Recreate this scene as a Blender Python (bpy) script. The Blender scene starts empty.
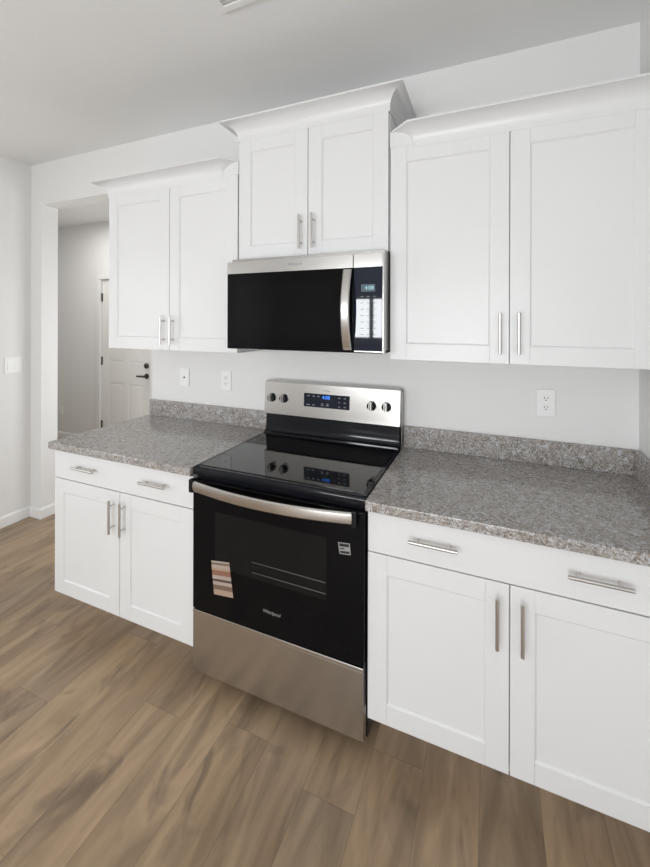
import bpy, bmesh, math
from mathutils import Vector, Matrix
S = bpy.context.scene
COL = S.collection
PI = math.pi

# ------------------------------------------------------------------ camera, world, lights, exposure
cam_d = bpy.data.cameras.new('camera'); cam = bpy.data.objects.new('camera', cam_d); COL.objects.link(cam)
FOC = 394.9
cam_d.sensor_fit = 'VERTICAL'; cam_d.sensor_height = 24.0
cam_d.lens = 24.0 * FOC / 867.0
cam_d.shift_x = 0.27 / 867.0
cam_d.shift_y = -112.48 / 867.0
cam_d.clip_start = 0.02
YAW, ROLL = 0.3984, 0.0027
F_ = Vector((-math.sin(YAW), math.cos(YAW), 0)); R_ = Vector((math.cos(YAW), math.sin(YAW), 0)); U_ = Vector((0, 0, 1))
R2 = R_ * math.cos(ROLL) + U_ * math.sin(ROLL); U2 = U_ * math.cos(ROLL) - R_ * math.sin(ROLL)
m = Matrix((R2, U2, -F_)).transposed().to_4x4(); m.translation = Vector((1.1597, -1.96, 1.5314))
cam.matrix_world = m
S.camera = cam
W_ = bpy.data.worlds.new('world'); S.world = W_; W_.use_nodes = True
W_.node_tree.nodes['Background'].inputs[0].default_value = (.80, .90, 1, 1)
W_.node_tree.nodes['Background'].inputs[1].default_value = 1.0
S.view_settings.view_transform = 'Standard'; S.view_settings.look = 'None'
S.view_settings.exposure = 0.20; S.view_settings.gamma = 1.0; S.view_settings.use_curve_mapping = False

def area(name, loc, rot, sx, sy, power, col=(1, 1, 1)):
    l = bpy.data.lights.new(name, 'AREA'); l.shape = 'RECTANGLE'; l.size = sx; l.size_y = sy; l.energy = power; l.color = col
    o = bpy.data.objects.new(name, l); o.location = loc; o.rotation_euler = rot; COL.objects.link(o); return o
area('window_daylight', (-.60, -4.66, 1.575), (PI / 2 + .1, 0, 0), .80, .63, 30, (.95, .98, 1))
area('patio_fill', (.75, -4.66, 1.06), (PI / 2 + .33, 0, .12), 1.50, 1.96, 48, (.97, .985, 1))  # added fill behind the camera, tilted up to lift the ceiling
area('side_fill', (-2.24, -2.05, 1.42), (PI / 2 + .1, 0, -PI / 2), 1.34, 1.34, 9, (1, .985, .97))  # added fill from an unseen left window, brightens the left side
area('hall_side_fill', (-.84, .79, 1.25), (PI / 2, 0, PI / 2), .9, 1.5, 9, (1, .99, .97))  # added fill for the hall wall and jamb, source out of view
area('hall_top_fill', (-3.0, .75, 2.70), (0, 0, 0), .5, .5, 9, (1, .985, .96))  # added fill with no fixture, lifts the hall wall
fl = bpy.data.lights.new('phone_flash', 'POINT'); fl.energy = 1.2; fl.shadow_soft_size = .012
flo = bpy.data.objects.new('phone_flash', fl); flo.location = (1.172, -1.972, 1.545); COL.objects.link(flo)

# ------------------------------------------------------------------ materials
class NT:
    def __init__(s, name):
        s.m = bpy.data.materials.new(name); s.m.use_nodes = True; s.t = s.m.node_tree; s.b = s.t.nodes['Principled BSDF']
    def n(s, typ, **kw):
        o = s.t.nodes.new(typ)
        for k, v in kw.items():
            if hasattr(o, k) and not k[0].isupper(): setattr(o, k, v)
        return o
    def l(s, a, b): s.t.links.new(a, b)
    def math(s, op, a, b=None, c=None):
        o = s.t.nodes.new('ShaderNodeMath'); o.operation = op
        for i, v in enumerate((a, b, c)):
            if v is None: continue
            if hasattr(v, 'is_linked'): s.l(v, o.inputs[i])
            else: o.inputs[i].default_value = v
        return o.outputs[0]
    def mix(s, f, a, b, mode='MIX'):
        o = s.t.nodes.new('ShaderNodeMix'); o.data_type = 'RGBA'; o.blend_type = mode
        for i, v in ((0, f), (6, a), (7, b)):
            if hasattr(v, 'is_linked'): s.l(v, o.inputs[i])
            elif i == 0: o.inputs[0].default_value = v
            else: o.inputs[i].default_value = (*v, 1)
        return o.outputs[2]
    def pos(s):
        return s.t.nodes.new('ShaderNodeNewGeometry').outputs['Position']
    def noise(s, vec, scale, detail=3, rough=.5, dist=0):
        o = s.t.nodes.new('ShaderNodeTexNoise'); o.inputs['Scale'].default_value = scale; o.inputs['Detail'].default_value = detail
        o.inputs['Roughness'].default_value = rough; o.inputs['Distortion'].default_value = dist; s.l(vec, o.inputs['Vector']); return o
    def mapping(s, vec, sc):
        o = s.t.nodes.new('ShaderNodeMapping'); o.inputs['Scale'].default_value = sc; s.l(vec, o.inputs['Vector']); return o.outputs[0]
    def ramp(s, f, stops):
        o = s.t.nodes.new('ShaderNodeValToRGB'); e = o.color_ramp.elements
        while len(e) < len(stops): e.new(.5)
        for i, (p, c) in enumerate(stops): e[i].position = p; e[i].color = (*c, 1)
        s.l(f, o.inputs[0]); return o.outputs[0]
    def bump(s, h, strength, dist=.01):
        o = s.t.nodes.new('ShaderNodeBump'); o.inputs['Strength'].default_value = strength; o.inputs['Distance'].default_value = dist
        s.l(h, o.inputs['Height']); s.l(o.outputs[0], s.b.inputs['Normal'])
    def set(s, **kw):
        for k, v in kw.items():
            i = s.b.inputs[k.replace('_', ' ')]
            if hasattr(v, 'is_linked'): s.l(v, i)
            else: i.default_value = (*v, 1) if isinstance(v, tuple) else v
        return s

def paint(name, col, rough=.5, bump=.05, scale=240):
    a = NT(name); p = a.pos()
    nz = a.noise(p, 3, 2)
    c = a.mix(nz.outputs[0], tuple(x * .985 for x in col), tuple(min(1, x * 1.015) for x in col))
    a.set(Base_Color=c, Roughness=rough)
    if bump: a.bump(a.noise(p, scale, 2).outputs[0], bump, .002)
    return a.m
M = {}
M['wall'] = paint('wall_paint', (.80, .795, .785), .6, .08)
M['ceiling'] = paint('ceiling_paint', (.83, .832, .825), .8, .25, 120)
M['trim'] = paint('trim_paint', (.84, .835, .82), .35, 0)
M['white'] = paint('white_cabinet_lacquer', (.765, .768, .772), .30, 0)
M['plastic'] = paint('white_plastic', (.86, .86, .85), .3, 0)
M['door'] = paint('door_paint', (.85, .84, .82), .4, 0)
M['shadow'] = NT('dark_slot').set(Base_Color=(.03, .03, .03), Roughness=.6).m

def steel(name, col, rough, vec):
    a = NT(name); p = a.mapping(a.pos(), vec)
    n = a.noise(p, 6, 4, .6)
    c = a.mix(n.outputs[0], tuple(x * .94 for x in col), tuple(min(1, x * 1.05) for x in col))
    r = a.math('MULTIPLY_ADD', n.outputs[0], .10, rough - .05)
    a.set(Base_Color=c, Metallic=1.0, Roughness=r)
    a.bump(n.outputs[0], .03, .001)
    return a.m
M['steel'] = steel('brushed_stainless', (.58, .57, .555), .25, (3, 60, 260))
M['steel_dark'] = steel('stainless_side', (.42, .41, .40), .32, (3, 60, 260))
M['nickel'] = steel('satin_nickel', (.60, .58, .56), .30, (120, 120, 120))
M['bronze'] = steel('dark_door_hardware', (.13, .115, .10), .38, (60, 60, 60))

def gloss(name, col, rough, spec=.5):
    a = NT(name); n = a.noise(a.pos(), 40, 2)
    a.set(Base_Color=a.mix(n.outputs[0], col, tuple(x * 1.1 for x in col)), Roughness=rough, Specular_IOR_Level=spec)
    return a.m
M['black_glass'] = gloss('black_glass', (.004, .004, .005), .03, .12)
M['touch_glass'] = gloss('touch_panel_glass', (.007, .011, .024), .03, .5)
M['cooktop_glass'] = gloss('black_cooktop_glass', (.008, .008, .009), .035, .62)
M['black'] = gloss('black_enamel', (.008, .009, .012), .10, .28)
M['matt_black'] = gloss('dark_plastic', (.014, .014, .015), .45, .3)
M['oven_window'] = gloss('oven_window_glass', (.009, .009, .0095), .04, .16)
M['mesh'] = gloss('microwave_screen', (.005, .005, .0055), .04, .14)
M['rack'] = steel('oven_rack_wire', (.10, .10, .10), .35, (60, 60, 60))
M['mark'] = gloss('pale_grey_print', (.24, .25, .26), .5)
M['grey'] = gloss('grey_badge', (.30, .30, .30), .4)
M['logo'] = gloss('grey_logo_print', (.30, .30, .30), .4)
M['lamp_lens'] = gloss('frosted_lens', (.7, .7, .68), .4)
def emit(name, col, st):
    a = NT(name); n = a.noise(a.pos(), 30)
    a.set(Base_Color=(.01, .01, .01), Emission_Color=a.mix(n.outputs[0], col, col), Emission_Strength=st); return a.m
M['blue_led'] = emit('blue_digits', (.03, .22, 1.0), 1.6)
M['lcd'] = emit('lcd_panel', (.10, .17, .20), .55)
M['lcd_digit'] = emit('lcd_digits', (.45, .75, .85), .9)
M['tan'] = gloss('tan_sticker_paper', (.37, .27, .20), .5)
M['tan_pale'] = gloss('pale_sticker_paper', (.38, .31, .27), .5)
M['tan_rust'] = gloss('rust_sticker_print', (.24, .115, .075), .5)
M['tan_dark'] = gloss('dark_sticker_print', (.07, .045, .035), .5)
M['tan_olive'] = gloss('brown_sticker_print', (.17, .11, .075), .5)

def granite():
    a = NT('speckled_grey_granite'); p = a.pos()
    w = a.noise(p, 60, 2, .5)
    pv = a.n('ShaderNodeVectorMath'); pv.operation = 'MULTIPLY_ADD'; a.l(w.outputs['Color'], pv.inputs[0]); pv.inputs[1].default_value = (.03, .03, .03); a.l(p, pv.inputs[2])
    n1 = a.noise(pv.outputs[0], 72, 3, .55, 2.2)
    n2 = a.noise(pv.outputs[0], 45, 3, .5, .5)
    n3 = a.noise(p, 9, 2)
    c1 = a.ramp(n1.outputs[0], [(.34, (.10, .088, .078)), (.43, (.21, .19, .17)), (.51, (.32, .295, .27)), (.57, (.46, .45, .45)), (.66, (.70, .71, .74))])
    c2 = a.ramp(n2.outputs[0], [(.35, (.20, .175, .15)), (.6, (.42, .395, .37))])
    c = a.mix(.40, c1, c2)
    c = a.mix(a.math('MULTIPLY', n3.outputs[0], .42), c, (.38, .31, .24))
    fl_ = a.ramp(n1.outputs[0], [(.535, (0, 0, 0)), (.60, (.8, .8, .8))])
    c = a.mix(fl_, c, (.56, .58, .63))
    dk = a.ramp(n1.outputs[0], [(.38, (.75, .75, .75)), (.45, (0, 0, 0))])
    c = a.mix(dk, c, (.13, .125, .125))
    a.set(Base_Color=c, Roughness=.13, Specular_IOR_Level=.5)
    return a.m
M['granite'] = granite()

def planks():
    a = NT('brown_wood_planks'); p = a.pos()
    sp = a.n('ShaderNodeSeparateXYZ'); a.l(p, sp.inputs[0]); x, y = sp.outputs[0], sp.outputs[1]
    PW, PL = .178, 1.22
    xs = a.math('DIVIDE', a.math('ADD', x, 20.052), PW); ix = a.math('FLOOR', xs); fx = a.math('FRACT', xs)
    def wn(v, k):
        o = a.n('ShaderNodeTexWhiteNoise'); o.noise_dimensions = '1D'; a.l(a.math('ADD', v, k), o.inputs['W']); return o.outputs['Value']
    ys = a.math('ADD', a.math('DIVIDE', a.math('ADD', y, 30), PL), wn(ix, 3.7)); iy = a.math('FLOOR', ys); fy = a.math('FRACT', ys)
    pid = a.math('MULTIPLY_ADD', iy, 17.31, a.math('MULTIPLY', ix, 3.17))
    r1, r2 = wn(pid, .5), wn(pid, 91.2)
    base = a.ramp(r1, [(0, (.375, .278, .185)), (.2, (.45, .32, .20)), (.5, (.52, .367, .23)), (.8, (.475, .332, .207)), (1, (.40, .298, .20))])
    cv = a.n('ShaderNodeCombineXYZ'); a.l(a.math('MULTIPLY_ADD', x, 1, a.math('MULTIPLY', r2, 7)), cv.inputs[0]); a.l(a.math('MULTIPLY_ADD', y, .16, a.math('MULTIPLY', r1, 11)), cv.inputs[1])
    g1 = a.noise(cv.outputs[0], 9, 4, .55, 1.4)
    g2 = a.noise(cv.outputs[0], 55, 3, .6, .4)
    cv2 = a.n('ShaderNodeCombineXYZ'); a.l(a.math('MULTIPLY_ADD', r2, 9, x), cv2.inputs[0]); a.l(a.math('MULTIPLY', y, .45), cv2.inputs[1])
    kn = a.noise(cv2.outputs[0], 6.5, 3, .55, 1.0)
    c = a.mix(a.ramp(g1.outputs[0], [(.34, (0, 0, 0)), (.64, (1, 1, 1))]), a.mix(1, base, (.58, .57, .57), 'MULTIPLY'), base)
    c = a.mix(a.math('MULTIPLY', g2.outputs[0], .22), c, (.19, .14, .095))
    c = a.mix(a.ramp(kn.outputs[0], [(.56, (0, 0, 0)), (.70, (.7, .7, .7))]), c, (.135, .10, .07))
    edge = a.math('MINIMUM', a.math('MULTIPLY', a.math('MINIMUM', fx, a.math('SUBTRACT', 1, fx)), PW), a.math('MULTIPLY', a.math('MINIMUM', fy, a.math('SUBTRACT', 1, fy)), PL))
    seam = a.math('LESS_THAN', edge, .0013)
    c = a.mix(a.math('MULTIPLY', seam, .32), c, (.08, .06, .045))
    a.set(Base_Color=c, Roughness=a.math('MULTIPLY_ADD', g1.outputs[0], .18, .30), Specular_IOR_Level=.42)
    a.bump(a.math('SUBTRACT', g2.outputs[0], a.math('MULTIPLY', seam, 1.5)), .06, .002)
    return a.m
M['floor'] = planks()

# ------------------------------------------------------------------ mesh helpers
def box(bm, x0, x1, y0, y1, z0, z1, bev=0.0, seg=2, mi=0):
    vs = [bm.verts.new((x, y, z)) for x in (x0, x1) for y in (y0, y1) for z in (z0, z1)]
    fs = [bm.faces.new([vs[i] for i in f]) for f in ((0, 1, 3, 2), (4, 6, 7, 5), (0, 4, 5, 1), (2, 3, 7, 6), (0, 2, 6, 4), (1, 5, 7, 3))]
    for f in fs: f.material_index = mi
    if bev:
        es = {e for f in fs for e in f.edges}
        r = bmesh.ops.bevel(bm, geom=list(es), offset=bev, segments=seg, affect='EDGES', profile=.5)
        for f in r['faces']: f.material_index = mi
def prism(bm, pts, axis, a0, a1, mi=0):
    """extrude a closed 2D outline along an axis"""
    def P(u, v, w): return {'x': (w, u, v), 'y': (u, w, v), 'z': (u, v, w)}[axis]
    A = [bm.verts.new(P(u, v, a0)) for u, v in pts]; B = [bm.verts.new(P(u, v, a1)) for u, v in pts]; n = len(pts)
    fs = [bm.faces.new(A), bm.faces.new(B[::-1])] + [bm.faces.new((A[i], B[i], B[(i + 1) % n], A[(i + 1) % n])) for i in range(n)]
    for f in fs: f.material_index = mi
def tube(bm, p0, p1, r, seg=14, r1=None, bev=0.0, mi=0):
    p0, p1 = Vector(p0), Vector(p1); d = p1 - p0
    q = d.to_track_quat('Z', 'Y'); r1 = r if r1 is None else r1
    rings = [(0, r - bev), (bev, r), (d.length - bev, r1), (d.length, r1 - bev)] if bev else [(0, r), (d.length, r1)]
    R = [[bm.verts.new(p0 + q @ Vector((rr * math.cos(2 * PI * i / seg), rr * math.sin(2 * PI * i / seg), z))) for i in range(seg)] for z, rr in rings]
    fs = [bm.faces.new(R[0][::-1]), bm.faces.new(R[-1])]
    for A, B in zip(R, R[1:]):
        fs += [bm.faces.new((A[i], A[(i + 1) % seg], B[(i + 1) % seg], B[i])) for i in range(seg)]
    for f in fs: f.material_index = mi
def loft(bm, secs, closed=True, cap=True):
    R = [[bm.verts.new(p) for p in s] for s in secs]; n = len(secs[0])
    for A, B in zip(R, R[1:]):
        for i in range(n if closed else n - 1):
            j = (i + 1) % n
            try: bm.faces.new((A[i], A[j], B[j], B[i]))
            except ValueError: pass
    if cap:
        for r in (R[0][::-1], R[-1]):
            try: bm.faces.new(r)
            except ValueError: pass
def obj(name, bm, mat, parent=None, smooth=40, loc=None):
    bmesh.ops.recalc_face_normals(bm, faces=bm.faces[:])
    me = bpy.data.meshes.new(name); 
    if smooth:
        for f in bm.faces: f.smooth = True
        for e in bm.edges:
            if len(e.link_faces) == 2 and e.calc_face_angle(0) > math.radians(smooth): e.smooth = False
    bm.to_mesh(me); bm.free()
    for mm in (mat if isinstance(mat, (list, tuple)) else [mat]): me.materials.append(M[mm])
    o = bpy.data.objects.new(name, me); COL.objects.link(o)
    if smooth:
        wn = o.modifiers.new('weighted_normal', 'WEIGHTED_NORMAL'); wn.keep_sharp = True; wn.weight = 80
    if parent is not None:
        o.parent = parent
        # vertices were written in world coordinates: subtract the world position of the parent chain
        off = Vector((0, 0, 0)); q = parent
        while q is not None: off += q.location; q = q.parent
        me.transform(Matrix.Translation(-off))
    elif loc is not None:
        me.transform(Matrix.Translation(-Vector(loc))); o.location = loc
    return o
def bmn(): return bmesh.new()
def B(*a, **k):
    bm = bmn(); box(bm, *a, **k); return bm
def thing(name, loc, label, cat, group=None):
    o = bpy.data.objects.new(name, None); o.empty_display_size = .1; COL.objects.link(o); o.location = loc
    o['label'] = label; o['category'] = cat
    if group: o['group'] = group
    return o
def tag(o, label, cat, group=None):
    o['label'] = label; o['category'] = cat
    if group: o['group'] = group
    return o
def struct(o, label=None, cat=None):
    o['kind'] = 'structure'
    if label: o['label'] = label; o['category'] = cat
    return o
def text(name, body, size, mat, parent, loc, rot=(PI / 2, 0, 0), sx=1.0, shear=0.0):
    c = bpy.data.curves.new(name, 'FONT'); c.body = body; c.size = size; c.extrude = .0003; c.align_x = 'CENTER'; c.align_y = 'CENTER'; c.shear = shear
    t = bpy.data.objects.new(name, c); COL.objects.link(t)
    bpy.context.view_layer.update()
    me = bpy.data.meshes.new_from_object(t.evaluated_get(bpy.context.evaluated_depsgraph_get()))
    bpy.data.objects.remove(t); bpy.data.curves.remove(c)
    from mathutils import Euler
    me.transform(Matrix.Translation(Vector(loc)) @ Euler(rot).to_matrix().to_4x4() @ Matrix.Diagonal((sx, 1, 1, 1)))
    me.materials.clear(); me.materials.append(M[mat]); me.name = name
    o = bpy.data.objects.new(name, me); COL.objects.link(o); o.parent = parent
    off = Vector((0, 0, 0)); q = parent
    while q is not None: off += q.location; q = q.parent
    me.transform(Matrix.Translation(-off))
    return o

# ------------------------------------------------------------------ room shell
XW, XR, H, XO, XL, ZH, TH = -2.165, 1.711, 2.742, -2.036, -.899, 2.422, .124
YH, YB = 1.456, -4.6
struct(obj('floor', B(-4.9, 1.85, -4.74, 1.7, -.06, 0), 'floor'), 'brown wood plank floor running towards the cabinets', 'floor')
struct(obj('ceiling', B(-4.9, 1.85, -4.74, 1.7, H, H + .06), 'ceiling'), 'flat pale grey ceiling over the kitchen', 'ceiling')
bm = bmn()
box(bm, XW - .12, XO, 0, TH, 0, H); box(bm, XO, XL, 0, TH, ZH, H); box(bm, XL, XR + .12, 0, TH, 0, H)
struct(obj('wall_back', bm, 'wall', smooth=0), 'off white wall behind the cabinets with a tall opening at its left', 'wall')
bm = bmn()   # left wall with an unseen window hole added for the side fill
box(bm, XW - .12, XW, YB, -2.75, 0, H); box(bm, XW - .12, XW, -1.35, 0, 0, H); box(bm, XW - .12, XW, -2.75, -1.35, 0, .72); box(bm, XW - .12, XW, -2.75, -1.35, 2.12, H)
struct(obj('wall_left', bm, 'wall', smooth=0), 'off white side wall left of the hall opening', 'wall')
struct(obj('wall_right', B(XR, XR + .12, YB, 0, 0, H), 'wall', smooth=0), 'off white wall right of the cabinets', 'wall')
bm = bmn()   # wall behind the camera with a window and a patio door opening added to supply light
wx0, wx1, wz0, wz1 = -1.02, -.18, 1.24, 1.91
dx0, dx1, dz1 = -.02, 1.52, 2.05
box(bm, XW - .12, wx0, YB - .12, YB, 0, H); box(bm, wx0, wx1, YB - .12, YB, 0, wz0); box(bm, wx0, wx1, YB - .12, YB, wz1, H)
box(bm, wx1, dx0, YB - .12, YB, 0, H); box(bm, dx0, dx1, YB - .12, YB, dz1, H); box(bm, dx1, XR + .12, YB - .12, YB, 0, H)
struct(obj('wall_front', bm, 'wall', smooth=0))
def sash(name, x0, x1, z0, z1, mid, y):
    bm = bmn(); t = .045
    for a in ((x0, x1, z0, z0 + t), (x0, x1, z1 - t, z1), (x0, x0 + t, z0 + t, z1 - t), (x1 - t, x1, z0 + t, z1 - t), mid):
        box(bm, a[0], a[1], y, y + .05, a[2], a[3], .003)
    return struct(obj(name, bm, 'trim'))
sash('window_1', wx0, wx1, wz0, wz1, (-.53, -.47, wz0 + .045, wz1 - .045), YB - .05)
sash('added_patio_door', dx0, dx1, 0.005, dz1, (.72, .79, .05, dz1 - .045), YB - .05)  # unseen patio door frame, added around the fill light
bm = bmn(); t = .045
for a in ((-2.75, -1.35, .72, .72 + t), (-2.75, -1.35, 2.12 - t, 2.12), (-2.75, -2.75 + t, .72 + t, 2.12 - t), (-1.35 - t, -1.35, .72 + t, 2.12 - t), (-2.07, -2.03, .72 + t, 2.12 - t)):
    box(bm, XW - .06, XW - .02, a[0], a[1], a[2], a[3], .003)
struct(obj('added_side_window', bm, 'trim'))  # unseen window frame, added around the side fill
# hall beyond the opening
DX0, DX1, DZ = -3.262, -2.452, 2.032
bm = bmn(); box(bm, -4.9, DX0 - .005, YH, YH + .12, 0, H); box(bm, DX1 + .005, -.9, YH, YH + .12, 0, H); box(bm, DX0 - .005, DX1 + .005, YH, YH + .12, DZ + .005, H)
struct(obj('wall_hall', bm, 'wall', smooth=0), 'pale grey hall wall seen through the opening', 'wall')
struct(obj('wall_hall_end', B(-4.9, -4.78, TH, YH, 0, H), 'wall', smooth=0))
bm = bmn(); box(bm, -.9, -.78, TH, .32, 0, H); box(bm, -.9, -.78, 1.26, YH + .12, 0, H); box(bm, -.9, -.78, .32, 1.26, 0, .48); box(bm, -.9, -.78, .32, 1.26, 2.02, H)  # unseen wall, its opening added for the hall fill
struct(obj('wall_hall_side', bm, 'wall', smooth=0))
struct(obj('wall_hall_near', B(-4.78, XW - .12, 0, TH, 0, H), 'wall', smooth=0))

def base_profile(bm, st, h=.083, t=.013):
    prof = [(0, .001), (t, .001), (t, h - .018), (t * .75, h - .010), (t * .45, h - .003), (t * .4, h), (0, h)]
    loft(bm, [[Vector((x + a * u, y + b * u, v)) for u, v in prof] for x, y, a, b in st])
bm = bmn(); base_profile(bm, [(XW, YB, 1, 0), (XW, 0, 1, -1)])
struct(obj('baseboard_left', bm, 'trim', smooth=30), 'white baseboard along the side wall', 'baseboard')
bm = bmn(); base_profile(bm, [(XW, 0, 1, -1), (XO, 0, 1, -1), (XO, TH, 1, 0)])
struct(obj('baseboard_back', bm, 'trim', smooth=30), 'short white baseboard wrapping the left jamb of the opening', 'baseboard')
bm = bmn(); base_profile(bm, [(-4.78, YH, 0, -1), (DX0 - .066, YH, 0, -1)])
struct(obj('baseboard_hall', bm, 'trim', smooth=30), 'white baseboard at the foot of the hall wall', 'baseboard')
bm = bmn()
for a in ((DX0 - .065, DX0 - .004, 0.001, DZ + .0035), (DX1 + .004, DX1 + .065, 0.001, DZ + .0035), (DX0 - .065, DX1 + .065, DZ + .004, DZ + .065)):
    box(bm, a[0], a[1], YH - .017, YH, a[2], a[3], .004)
struct(obj('trim_1', bm, 'trim'), 'white casing around the hall door', 'trim')

# hall door: six raised panels, hinges on the left, deadbolt over a lever
d = thing('door_1', (DX0, YH + .03, 0.006), 'cream white six panel hall door with dark hinges and lever, partly hidden', 'door'); d['kind'] = 'structure'
bm = bmn(); dy = YH + .012
box(bm, DX0, DX1, dy + .008, dy + .04, .008, DZ)
cols = ((DX0, DX0 + .115), ((DX0 + DX1) / 2 - .05, (DX0 + DX1) / 2 + .05), (DX1 - .115, DX1))
for c in cols: box(bm, c[0], c[1], dy, dy + .0085, .008, DZ, .003)
rows = ((.008, .20), (.775, 1.025), (1.52, 1.61), (DZ - .12, DZ))
for r in rows:
    for i in range(2): box(bm, cols[i][1] + .0005, cols[i + 1][0] - .0005, dy, dy + .0085, r[0], r[1], .003)
for i in range(2):
    for j in range(3):
        x0, x1, z0, z1 = cols[i][1] + .025, cols[i + 1][0] - .025, rows[j][1] + .025, rows[j + 1][0] - .025
        box(bm, x0, x1, dy + .001, dy + .0085, z0, z1, .0032)
obj('door_leaf', bm, 'door', d)
for hz in (1.815, 1.035, .25):
    bm = bmn(); tube(bm, (DX0 - .002, dy - .006, hz - .05), (DX0 - .002, dy - .006, hz + .05), .0085, 12); box(bm, DX0 - .002, DX0 + .012, dy - .002, dy + .002, hz - .05, hz + .05)
    obj('hinge', bm, 'bronze', d)
kx = DX1 - .068
bm = bmn(); tube(bm, (kx, dy, .885), (kx, dy - .012, .885), .032, 20, bev=.003); tube(bm, (kx, dy - .01, .885), (kx, dy - .05, .885), .012); box(bm, kx - .11, kx + .012, dy - .06, dy - .042, .875, .895, .005)
obj('lever_handle', bm, 'bronze', d)
bm = bmn(); tube(bm, (kx, dy, 1.005), (kx, dy - .022, 1.005), .031, 20, bev=.004); box(bm, kx - .004, kx + .004, dy - .034, dy - .02, .988, 1.022, .002)
obj('deadbolt', bm, 'bronze', d)

# ------------------------------------------------------------------ cabinets
YD = -.63       # front of the base doors
def shaker(bm, x0, x1, z0, z1, yf, st=.067, th=.02):
    b = .0011; sl = .006; dp_ = .0065; e = .0004
    box(bm, x0, x0 + st, yf, yf + th, z0, z1, b); box(bm, x1 - st, x1, yf, yf + th, z0, z1, b)
    box(bm, x0 + st, x1 - st, yf, yf + th, z0, z0 + st, b); box(bm, x0 + st, x1 - st, yf, yf + th, z1 - st, z1, b)
    # sloped sticking around the recessed panel
    a0, a1, c0, c1 = x0 + st - e, x1 - st + e, z0 + st - e, z1 - st + e
    O = [bm.verts.new((x, yf + .0012, z)) for x, z in ((a0, c0), (a1, c0), (a1, c1), (a0, c1))]
    I = [bm.verts.new((x, yf + dp_, z)) for x, z in ((a0 + sl, c0 + sl), (a1 - sl, c0 + sl), (a1 - sl, c1 - sl), (a0 + sl, c1 - sl))]
    for k in range(4): bm.faces.new((O[k], O[(k + 1) % 4], I[(k + 1) % 4], I[k]))
    bm.faces.new(I)
def pull(name, parent, c, yf, vertical, L=.156):
    bm = bmn(); r = .0058; yo = yf - .030
    ax = Vector((0, 0, 1)) if vertical else Vector((1, 0, 0)); c = Vector((c[0], yo, c[1]))
    tube(bm, c - ax * L / 2, c + ax * L / 2, r, 14, bev=.001)
    for s in (-1, 1):
        p = c + ax * s * (L / 2 - .028); tube(bm, (p.x, yf, p.z), (p.x, yo, p.z), .0046, 12)
    return obj(name, bm, 'nickel', parent)

def base_cabinet(x0, x1, filler, gapx, pulls, label):
    t = thing('base_cabinet', ((x0 + x1) / 2, -.31, 0), label, 'cabinet', 'base cabinets under the countertop')
    bm = bmn()
    box(bm, x0, x0 + .018, YD + .021, -.002, .140, .875); box(bm, x1 - .018, x1, YD + .021, -.002, .140, .875)
    box(bm, x0, x1, -.02, -.002, .140, .875); box(bm, x0, x1, YD + .021, -.002, .140, .158)
    f0, f1 = YD + .0205, YD + .0395
    box(bm, x0 + .038, x1 - .038, f0, f1, .139, .168); box(bm, x0 + .038, x1 - .038, f0, f1, .70, .8755)
    box(bm, x0 - .0005, x0 + .038, f0, f1, .139, .8755); box(bm, x1 - .038, x1 + .0005, f0, f1, .139, .8755)
    box(bm, gapx - .02, gapx + .02, f0, f1, .168, .70)
    if filler: box(bm, x1, filler, YD + .014, YD + .04, .140, .875)
    obj('carcass', bm, 'white', t)
    obj('toe_kick', B(x0, filler or x1, -.475, -.46, .001, .1395), 'white', t)
    g = .0016
    for a, b, px in ((x0 + .001, gapx - g, gapx - .035), (gapx + g, x1 - .001, gapx + .034)):
        bm = bmn(); shaker(bm, a, b, .147, .7275, YD); dd = obj('door', bm, 'white', t, smooth=30)
        pull('door_pull', dd, (px, .617), YD, True)
    dr = obj('drawer_front', B(x0 + .001, x1 - .001, YD, YD + .02, .7312, .868, bev=.0014), 'white', t, smooth=30)
    for px in pulls: pull('drawer_pull', dr, (px, .808), YD, False)
    return t
base_cabinet(-.899, -.002, None, -.4365, (-.660, -.212), 'white shaker base cabinet left of the stove, by the hall opening')
base_cabinet(.765, 1.676, 1.709, 1.2145, (.988, 1.441), 'white shaker base cabinet right of the stove, running to the right wall')

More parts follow.
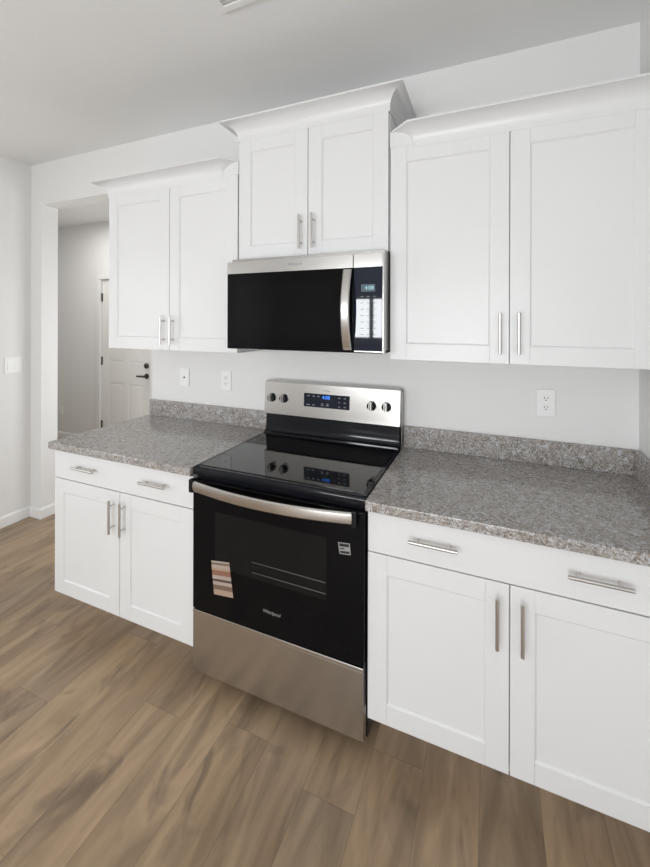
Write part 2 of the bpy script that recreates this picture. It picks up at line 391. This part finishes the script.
YU = -.316
def crown(bm, stations, zb, h=.052, p=.070, lip=.007):
    prof = [(0, -.020), (.004, -.020), (.004, -.002)]
    for i in range(9):
        a = PI / 2 * i / 8
        prof.append((.004 + (p - .004) * (1 - math.cos(a)), h * math.sin(a)))
    prof += [(p, h + lip), (0, h + lip)]
    loft(bm, [[Vector((bx + dx_ * u, by + dy_ * u, zb + v)) for u, v in prof] for bx, by, dx_, dy_ in stations])
def wall_cabinet(x0, x1, filler, z0, zt, gapx, pz, door_top, stations, label):
    t = thing('wall_cabinet', ((x0 + x1) / 2, -.15, z0), label, 'cabinet', 'wall cabinets over the counter')
    bm = bmn(); yb = YU + .021
    yf = yb + .019; tr = door_top + .0012
    box(bm, x0, x0 + .016, yf, -.002, z0, zt + .02); box(bm, x1 - .016, x1, yf, -.002, z0, zt + .02)
    box(bm, x0 + .016, x1 - .016, yf, -.014, z0 + .008, z0 + .024); box(bm, x0 + .016, x1 - .016, yf, -.014, zt + .004, zt + .02); box(bm, x0 + .016, x1 - .016, -.014, -.002, z0, zt + .02)
    box(bm, x0 + .04, x1 - .04, yb, yf, z0, z0 + .04); box(bm, x0, x1, yb - .0185, yf, tr, zt + .054)
    box(bm, x0, x0 + .04, yb, yf, z0, tr); box(bm, x1 - .04, x1, yb, yf, z0, tr); box(bm, gapx - .02, gapx + .02, yb, yf, z0 + .04, tr)
    if filler: box(bm, x1, filler, yb - .016, yf, z0, zt + .02)
    obj('carcass', bm, 'white', t, smooth=0)
    g = .0016
    for a, b, px in ((x0 + .003, gapx - g, gapx - .033), (gapx + g, x1 - .003, gapx + .031)):
        bm = bmn(); shaker(bm, a, b, z0 + .001, door_top, YU); dd = obj('door', bm, 'white', t, smooth=30)
        pull('door_pull', dd, (px, pz), YU, True)
    bm = bmn(); crown(bm, stations, zt - .006, h=.058); obj('crown_molding', bm, 'white', t, smooth=30)
    return t
Yc = YU + .0025
wall_cabinet(-.909, -.002, None, 1.370, 2.275, -.446, 1.480, 2.262,
             [(-.909, -.003, -1, 0), (-.909, Yc, -1, -1), (-.10, Yc, .4, -1), (-.10, Yc, 1.36, 0)],
             'white two door wall cabinet left of the microwave, above the left counter')
wall_cabinet(.001, .761, None, 1.8285, 2.446, .3820, 1.941, 2.426,
             [(.001, -.003, -1, 0), (.001, Yc, -1, -1), (.761, Yc, 1, -1), (.761, -.003, 1, 0)],
             'short raised white wall cabinet directly over the microwave')
wall_cabinet(.7645, 1.680, 1.709, 1.370, 2.275, 1.2240, 1.487, 2.262,
             [(.866, Yc, -1.36, 0), (.866, Yc, -.25, -1), (1.709, Yc, 0, -1)],
             'largest white two door wall cabinet, right of the microwave')

# ------------------------------------------------------------------ countertops
def slab(x0, x1, bevl=True):
    bm = bmn(); prof = [(-.001, .8765), (-.649, .8765), (-.6535, .879), (-.655, .884), (-.655, .9065), (-.6535, .911), (-.649, .9135), (-.001, .9135)]
    prism(bm, prof, 'x', x0, x1); return bm
c = thing('countertop', (-.456, -.33, .8765), 'speckled grey granite countertop left of the stove', 'countertop', 'granite countertops')
obj('counter_slab', slab(-.914, -.0015), 'granite', c, smooth=30)
obj('backsplash', B(-.899, -.0015, -.021, -.001, .9138, 1.016, bev=.002), 'granite', c, smooth=30)
c = thing('countertop', (1.237, -.33, .8765), 'speckled grey granite countertop right of the stove, under the double outlet', 'countertop', 'granite countertops')
obj('counter_slab', slab(.7635, 1.7095), 'granite', c, smooth=30)
obj('backsplash', B(.7665, 1.689, -.021, -.001, .9138, 1.016, bev=.002), 'granite', c, smooth=30)
obj('side_splash', B(1.6895, 1.7095, -.652, -.001, .9138, 1.016, bev=.002), 'granite', c, smooth=30)

# ------------------------------------------------------------------ electric range
r = thing('electric_range', (.381, -.33, 0), 'stainless and black glass electric range between the two counters', 'range')
A0, A1 = .004, .758
obj('oven_body', B(A0, A1, -.600, -.025, .045, .893, bev=.003), 'matt_black', r)
for lx in (.05, .712):
    for ly in (-.55, -.08):
        bm = bmn(); tube(bm, (lx, ly, .001), (lx, ly, .046), .017, 14); obj('foot', bm, 'matt_black', r)
# cooktop with a raised rounded rim around the glass
bm = bmn()
prof = [(-.085, .894), (-.610, .890), (-.622, .879), (-.632, .877), (-.638, .881), (-.641, .895), (-.639, .906), (-.634, .912), (-.626, .914), (-.085, .914)]
prism(bm, prof, 'x', .005, .7605)
bmesh.ops.translate(bm, verts=bm.verts[:], vec=(0, 0, .003))
cook = obj('cooktop', bm, 'black', r, smooth=35)
obj('glass_surface', B(.020, .744, -.614, -.092, .9165, .9198, bev=.0012), 'cooktop_glass', cook)
for x0, x1, y0, y1 in ((.007, .0185, -.626, -.086), (.7455, .758, -.626, -.086)):
    obj('rim', B(x0, x1, y0, y1, .9165, .9195, bev=.0013), 'black', cook)
bm = bmn()
def ring(bm, cx, cy, rad, w, z, n=48):
    a = [bm.verts.new((cx + (rad) * math.cos(2 * PI * i / n), cy + rad * math.sin(2 * PI * i / n), z)) for i in range(n)]
    b = [bm.verts.new((cx + (rad + w) * math.cos(2 * PI * i / n), cy + (rad + w) * math.sin(2 * PI * i / n), z)) for i in range(n)]
    for i in range(n): bm.faces.new((a[i], a[(i + 1) % n], b[(i + 1) % n], b[i]))
# front of range: manifold strip, door, drawer
obj('front_strip', B(.010, .752, -.622, -.598, .848, .8855, bev=.003), 'black', r)
dr = obj('oven_door', B(.006, .756, -.645, -.606, .327, .866, bev=.006, seg=3), 'black_glass', r, smooth=30)
win = obj('window', B(.122, .616, -.6458, -.6448, .525, .750, bev=.0003), 'oven_window', dr)
bm = bmn()
for z in (.588, .548): tube(bm, (.30, -.6462, z), (.612, -.6462, z), .0016, 8)
obj('rack', bm, 'rack', win)
# bowed flat handle
bm = bmn(); secs = []
N = 28
for i in range(N + 1):
    u = i / N; x = .022 + u * .696
    k = 1 - (2 * u - 1) ** 2
    y = -.662 - .040 * k; hh = .0215; zc = .8455
    tz = [(-.004, -hh), (.002, -hh), (.0065, -hh + .005), (.0085, 0), (.0065, hh - .005), (.002, hh), (-.004, hh)]
    secs.append([Vector((x, y + .004 - (q if q > 0 else q), zc + v)) for q, v in tz])
loft(bm, secs)
hd = obj('door_handle', bm, 'steel', dr, smooth=30)
for x0, x1 in ((.003, .024), (.716, .734)): obj('handle_bracket', B(x0, x1, -.667, -.6452, .818, .872, bev=.003), 'black', hd)
# removable sticker
bm = bmn(); q = [(.104, .548), (.193, .560), (.213, .423), (.119, .414)]
bands = [(0, .05, 1), (.05, .11, 4), (.11, .20, 1), (.20, .27, 0), (.27, .42, 2), (.42, .53, 1), (.53, .60, 3), (.60, .70, 1), (.70, .84, 4), (.84, 1, 0)]
def lerp(a, b, t): return (a[0] + (b[0] - a[0]) * t, a[1] + (b[1] - a[1]) * t)
for t0, t1, mi in bands:
    pts = [lerp(q[0], q[3], t0), lerp(q[1], q[2], t0), lerp(q[1], q[2], t1), lerp(q[0], q[3], t1)]
    prism(bm, pts, 'y', -.6465, -.6453, mi)
obj('sticker', bm, ['tan', 'tan_pale', 'tan_rust', 'tan_dark', 'tan_olive'], dr, smooth=0)['label'] = 'tan striped paper sticker on the oven glass'
bm = bmn(); q = [(.660, .745), (.704, .749), (.708, .709), (.666, .705)]
prism(bm, q, 'y', -.6458, -.6452, 0)
def inset(q, k): 
    cx = sum(p[0] for p in q) / 4; cz = sum(p[1] for p in q) / 4
    return [(cx + (p[0] - cx) * k, cz + (p[1] - cz) * k) for p in q]
qi = inset(q, .84); prism(bm, [qi[0], qi[1], lerp(qi[1], qi[2], .30), lerp(qi[0], qi[3], .30)], 'y', -.6461, -.6458, 1)
prism(bm, [lerp(qi[0], qi[3], .76), lerp(qi[1], qi[2], .76), qi[2], qi[3]], 'y', -.6461, -.6458, 1)
prism(bm, [lerp(qi[0], qi[3], .46), lerp(lerp(qi[0], qi[3], .46), lerp(qi[1], qi[2], .46), .5), lerp(lerp(qi[0], qi[3], .58), lerp(qi[1], qi[2], .58), .5), lerp(qi[0], qi[3], .58)], 'y', -.6461, -.6458, 1)
obj('badge', bm, ['grey', 'matt_black'], dr, smooth=0)['label'] = 'small square grey badge'
text('logo', 'Whirlpool', .0185, 'logo', dr, (.388, -.6453, .413), shear=.25)
# storage drawer
bm = bmn(); box(bm, .006, .754, -.640, -.606, .062, .306, .003); box(bm, .006, .754, -.644, -.606, .3065, .323, .005)
obj('storage_drawer', bm, 'steel', r, smooth=30)
# backguard: dark curved riser, stainless control panel leaning back
bm = bmn()
prof = [(-.030, .900), (-.094, .9175), (-.092, .926), (-.084, .930), (-.076, .936), (-.071, .950), (-.068, .975), (-.065, 1.010), (-.062, 1.036), (-.030, 1.036)]
prism(bm, prof, 'x', .014, .754)
obj('riser', bm, 'black', r, smooth=40)
bm = bmn()
tz = .055  # lean of the panel
P0 = Vector((0, -.074, 1.026)); ny = Vector((0, -math.cos(tz), math.sin(tz))); up = Vector((0, math.sin(tz), math.cos(tz)))
prof = [(-.022, 1.020), (-.070, 1.020), (-.0745, 1.024), (-.0745 + .172 * math.sin(tz), 1.024 + .172 * math.cos(tz)), (-.052, 1.202), (-.022, 1.203)]
prism(bm, prof, 'x', .004, .758)
bmesh.ops.bevel(bm, geom=[e for e in bm.edges if abs(e.verts[0].co.x - e.verts[1].co.x) < 1e-5 and min(e.verts[0].co.y, e.verts[1].co.y) < -.04], offset=.003, segments=2, affect='EDGES')
bg = obj('control_panel', bm, 'steel', r, smooth=30)
obj('panel_side', B(.7585, .7635, -.046, -.012, .918, 1.190, bev=.002), 'steel_dark', r)
def pp(x, z, off):   # a point on the leaning panel face
    s = (z - 1.024) / math.cos(tz)
    return Vector((x, -.0745, 1.024)) + up * s + ny * off
def plate(bm, x0, x1, z0, z1, t0, t1, mi=0):
    A = [pp(x, z, t0) for x, z in ((x0, z0), (x1, z0), (x1, z1), (x0, z1))]; Bq = [pp(x, z, t1) for x, z in ((x0, z0), (x1, z0), (x1, z1), (x0, z1))]
    A = [bm.verts.new(v) for v in A]; Bq = [bm.verts.new(v) for v in Bq]
    fs = [bm.faces.new(A), bm.faces.new(Bq[::-1])] + [bm.faces.new((A[i], Bq[i], Bq[(i + 1) % 4], A[(i + 1) % 4])) for i in range(4)]
    for f in fs: f.material_index = mi
bm = bmn(); plate(bm, .246, .502, 1.080, 1.150, -.001, .0015)
dp = obj('display', bm, 'touch_glass', bg)
bm = bmn()
for x, z, w in ((.272, 1.137, .014), (.302, 1.137, .012), (.330, 1.137, .014), (.272, 1.091, .020), (.302, 1.091, .014), (.352, 1.093, .014), (.382, 1.093, .016), (.352, 1.101, .008), (.382, 1.101, .010),
                (.446, 1.136, .014), (.476, 1.136, .012), (.446, 1.114, .008), (.476, 1.114, .010), (.446, 1.092, .010), (.476, 1.092, .012)):
    bm = bmn(); plate(bm, x - w / 2, x + w / 2, z - .002, z + .002, .0015, .0018)
    obj('button_mark', bm, 'mark', dp, smooth=0)
text('clock_digits', '4:08', .026, 'blue_led', dp, pp(.372, 1.133, .0018), rot=(PI / 2 - tz, 0, 0))
text('logo', 'Whirlpool', .010, 'mark', bg, pp(.374, 1.168, .0004), rot=(PI / 2 - tz, 0, 0))
for x, z in ((.051, 1.111), (.126, 1.111), (.617, 1.112), (.692, 1.113)):
    bm = bmn(); tube(bm, pp(x, z, -.001), pp(x, z, .020), .0235, 28, r1=.0205, bev=.002)
    k = obj('knob', bm, 'black', bg)
    bm = bmn(); a = pp(x, z, .019)
    prof = [(-.0085, -.021), (.0085, -.021), (.0085, .021), (-.0085, .021)]
    A = [bm.verts.new(a + Vector((u, 0, 0)) + up * v) for u, v in prof]; Bq = [bm.verts.new(a + Vector((u * .8, 0, 0)) + up * v * .96 + ny * .013) for u, v in prof]
    bm.faces.new(A); bm.faces.new(Bq[::-1])
    for i in range(4): bm.faces.new((A[i], Bq[i], Bq[(i + 1) % 4], A[(i + 1) % 4]))
    g = obj('knob_grip', bm, 'steel', k, smooth=0)
    bm = bmn()
    A = [a + Vector((u, 0, 0)) + up * v + ny * .0133 for u, v in ((-.0022, -.018), (.0022, -.018), (.0022, .018), (-.0022, .018))]
    A2 = [bm.verts.new(p) for p in A]; B2 = [bm.verts.new(p - ny * .002) for p in A]
    bm.faces.new(A2); bm.faces.new(B2[::-1])
    for i in range(4): bm.faces.new((A2[i], B2[i], B2[(i + 1) % 4], A2[(i + 1) % 4]))
    obj('knob_pointer', bm, 'black', k, smooth=0)

# ------------------------------------------------------------------ over-the-range microwave
mw = thing('microwave_oven', (.381, -.2, 1.3975), 'black and stainless microwave mounted under the short wall cabinet', 'microwave')
mx0, mx1, my = .002, .760, -.407
bm = bmn(); box(bm, mx0 + .002, mx1, -.372, -.004, 1.410, 1.826, .002)
obj('housing', bm, 'steel_dark', mw)
bm = bmn(); box(bm, mx0 + .004, mx1 - .002, -.388, -.02, 1.398, 1.411, .002)
bt = obj('bottom_plate', bm, 'matt_black', mw)
for x in (.10, .62): obj('lamp_lens', B(x - .05, x + .05, -.36, -.30, 1.394, 1.3985, bev=.001), 'lamp_lens', bt)
for x in (.20, .56): obj('grease_filter', B(x - .13, x + .13, -.26, -.08, 1.395, 1.3985, bev=.001), 'rack', bt)
sx = .6335
dr = obj('microwave_door', B(mx0, sx - .0015, my, -.374, 1.400, 1.808, bev=.003), 'black_glass', mw)
obj('door_trim', B(mx0 - .0005, sx - .0012, my - .0012, my + .012, 1.752, 1.8085, bev=.002), 'steel', dr)
obj('viewing_window', B(.055, .545, my - .0006, my + .0004, 1.452, 1.705, bev=.0003), 'mesh', dr)
text('logo', 'Whirlpool', .017, 'mark', dr, (.362, my - .0014, 1.782))
bm = bmn(); secs = []; N = 26
for i in range(N + 1):
    u = i / N; z = 1.412 + u * .333; k = 1 - (2 * u - 1) ** 2
    y = my - .012 - .034 * k; w = .0185; xc = .613
    secs.append([Vector((xc + a, y + b, z)) for a, b in ((-w, .004), (-w, -.002), (-w + .005, -.006), (w - .005, -.006), (w, -.002), (w, .004))])
loft(bm, secs); hd = obj('door_handle', bm, 'steel', dr, smooth=30)
for z in (1.424, 1.733): obj('handle_bracket', B(.603, .623, my - .020, my + .001, z - .010, z + .010, bev=.002), 'steel', hd)
pn = obj('control_panel', B(sx + .0015, mx1 - .002, my, -.374, 1.400, 1.808, bev=.003), 'touch_glass', mw)
obj('panel_trim', B(sx + .0012, mx1 - .0017, my - .0012, my + .012, 1.752, 1.8085, bev=.002), 'steel', pn)
obj('panel_edge', B(mx1 - .0025, mx1 + .0015, my + .001, -.372, 1.400, 1.808, bev=.001), 'steel', pn)
obj('bottom_trim', B(sx + .006, mx1 - .004, my - .0012, my + .004, 1.404, 1.409, bev=.0005), 'steel', pn)
ds = obj('display', B(.668, .727, my - .0007, my + .001, 1.652, 1.682, bev=.0003), 'lcd', pn)
text('clock_digits', '4:08', .022, 'lcd_digit', ds, (.703, my - .0008, 1.667))
for row in range(7):
    for x in (.672, .698, .724):
        z = 1.632 - row * .026
        obj('button_mark', B(x - .006, x + .006, my - .0004, my + .0004, z - .0011, z + .0011), 'mark', pn, smooth=0)

# ------------------------------------------------------------------ wall plates and ceiling register
def wall_plate(name, x, z, w, h, label, cat, kind, group=None):
    t = thing(name, (x, -.001, z), label, cat, group)
    y = -.0008
    pl = obj('cover_plate', B(x - w / 2, x + w / 2, y - .0055, y, z - h / 2, z + h / 2, bev=.002), 'plastic', t)
    fit_plate(t, pl, x, z, kind, y - .0055)
    return t
def fit_plate(t, pl, x, z, kind, yf):
    if kind == 'duplex':
        for s in (-1, 1):
            zc = z + s * .0195
            bm = bmn(); pts = [(x + .0168 * math.cos(a), max(-.0125, min(.0125, .0168 * math.sin(a))) + zc) for a in [2 * PI * i / 24 for i in range(24)]]
            prism(bm, pts, 'y', yf - .0018, yf + .001); rc = obj('receptacle', bm, 'plastic', t)
            bm = bmn()
            for dx, hh in ((-.0063, .0044), (.0063, .0036)): box(bm, x + dx - .0011, x + dx + .0011, yf - .0021, yf - .0005, zc + .003 - hh, zc + .003 + hh)
            tube(bm, (x, yf - .0021, zc - .0075), (x, yf - .0005, zc - .0075), .0026, 10)
            obj('slots', bm, 'shadow', rc, smooth=0)
        bm = bmn(); tube(bm, (x, yf - .0012, z), (x, yf + .001, z), .003, 12); obj('screw', bm, 'plastic', t)
    elif kind == 'decora':
        bm = bmn(); box(bm, x - .0165, x + .0165, yf - .0022, yf + .001, z - .0335, z + .0335, .0012); rc = obj('receptacle', bm, 'plastic', t)
        bm = bmn()
        for s in (-1, 1):
            zc = z + s * .018
            for dx in (-.006, .006): box(bm, x + dx - .0011, x + dx + .0011, yf - .0025, yf - .001, zc - .001, zc + .007)
            tube(bm, (x, yf - .0025, zc - .007), (x, yf - .001, zc - .007), .0024, 10)
        obj('slots', bm, 'shadow', rc, smooth=0)
    elif kind == 'jack':
        bm = bmn(); tube(bm, (x, yf - .004, z), (x, yf + .001, z), .0052, 12); obj('jack', bm, 'matt_black', t)
G = 'wall plates above the backsplash'
wall_plate('wall_plate', -.623, 1.174, .072, .116, 'white single-hole wall plate nearest the hall opening, above left backsplash', 'wall plate', 'jack')
wall_plate('wall_outlet', -.305, 1.172, .072, .116, 'white wall outlet just left of the stove, above left backsplash', 'outlet', 'decora')
wall_plate('wall_outlet', 1.381, 1.178, .072, .116, 'white duplex outlet above the right counter backsplash', 'outlet', 'duplex')
# hall outlet, low on the hall wall
t = thing('wall_outlet', (-4.0, YH - .001, .355), 'small white outlet low on the hall wall beyond the opening', 'outlet')
pl = obj('cover_plate', B(-4.036, -3.964, YH - .0065, YH - .0008, .297, .413, bev=.002), 'plastic', t)
fit_plate(t, pl, -4.0, .355, 'duplex', YH - .0065)
# switch plate on the side wall
t = thing('light_switch', (XW + .001, -.126, 1.192), 'white two rocker light switch plate on the left side wall', 'light switch')
obj('cover_plate', B(XW + .0008, XW + .0065, -.184, -.068, 1.133, 1.251, bev=.002), 'plastic', t)
for yc in (-.149, -.103):
    bm = bmn(); prism(bm, [(XW + .0055, 1.159), (XW + .0115, 1.159), (XW + .0075, 1.225), (XW + .0055, 1.225)], 'y', yc - .0165, yc + .0165)
    obj('rocker', bm, 'plastic', t, smooth=0)
# ceiling register
vx, vy = .187, -.690
t = thing('ceiling_vent', (vx + .15, vy - .08, H), 'white ceiling vent at the top edge, above the stove', 'vent')
bm = bmn()
for a in ((vx, vx + .305, vy - .028, vy), (vx, vx + .305, vy - .165, vy - .137), (vx, vx + .028, vy - .137, vy - .028), (vx + .277, vx + .305, vy - .137, vy - .028)):
    box(bm, a[0], a[1], a[2], a[3], H - .009, H - .0006, .003)
obj('vent_frame', bm, 'trim', t)
bm = bmn()
for i in range(9):
    y = vy - .034 - i * .0125
    prism(bm, [(y, H - .0015), (y - .001, H - .0008), (y - .011, H - .0075), (y - .010, H - .0085)], 'x', vx + .026, vx + .279)
obj('louvres', bm, 'trim', t, smooth=0)
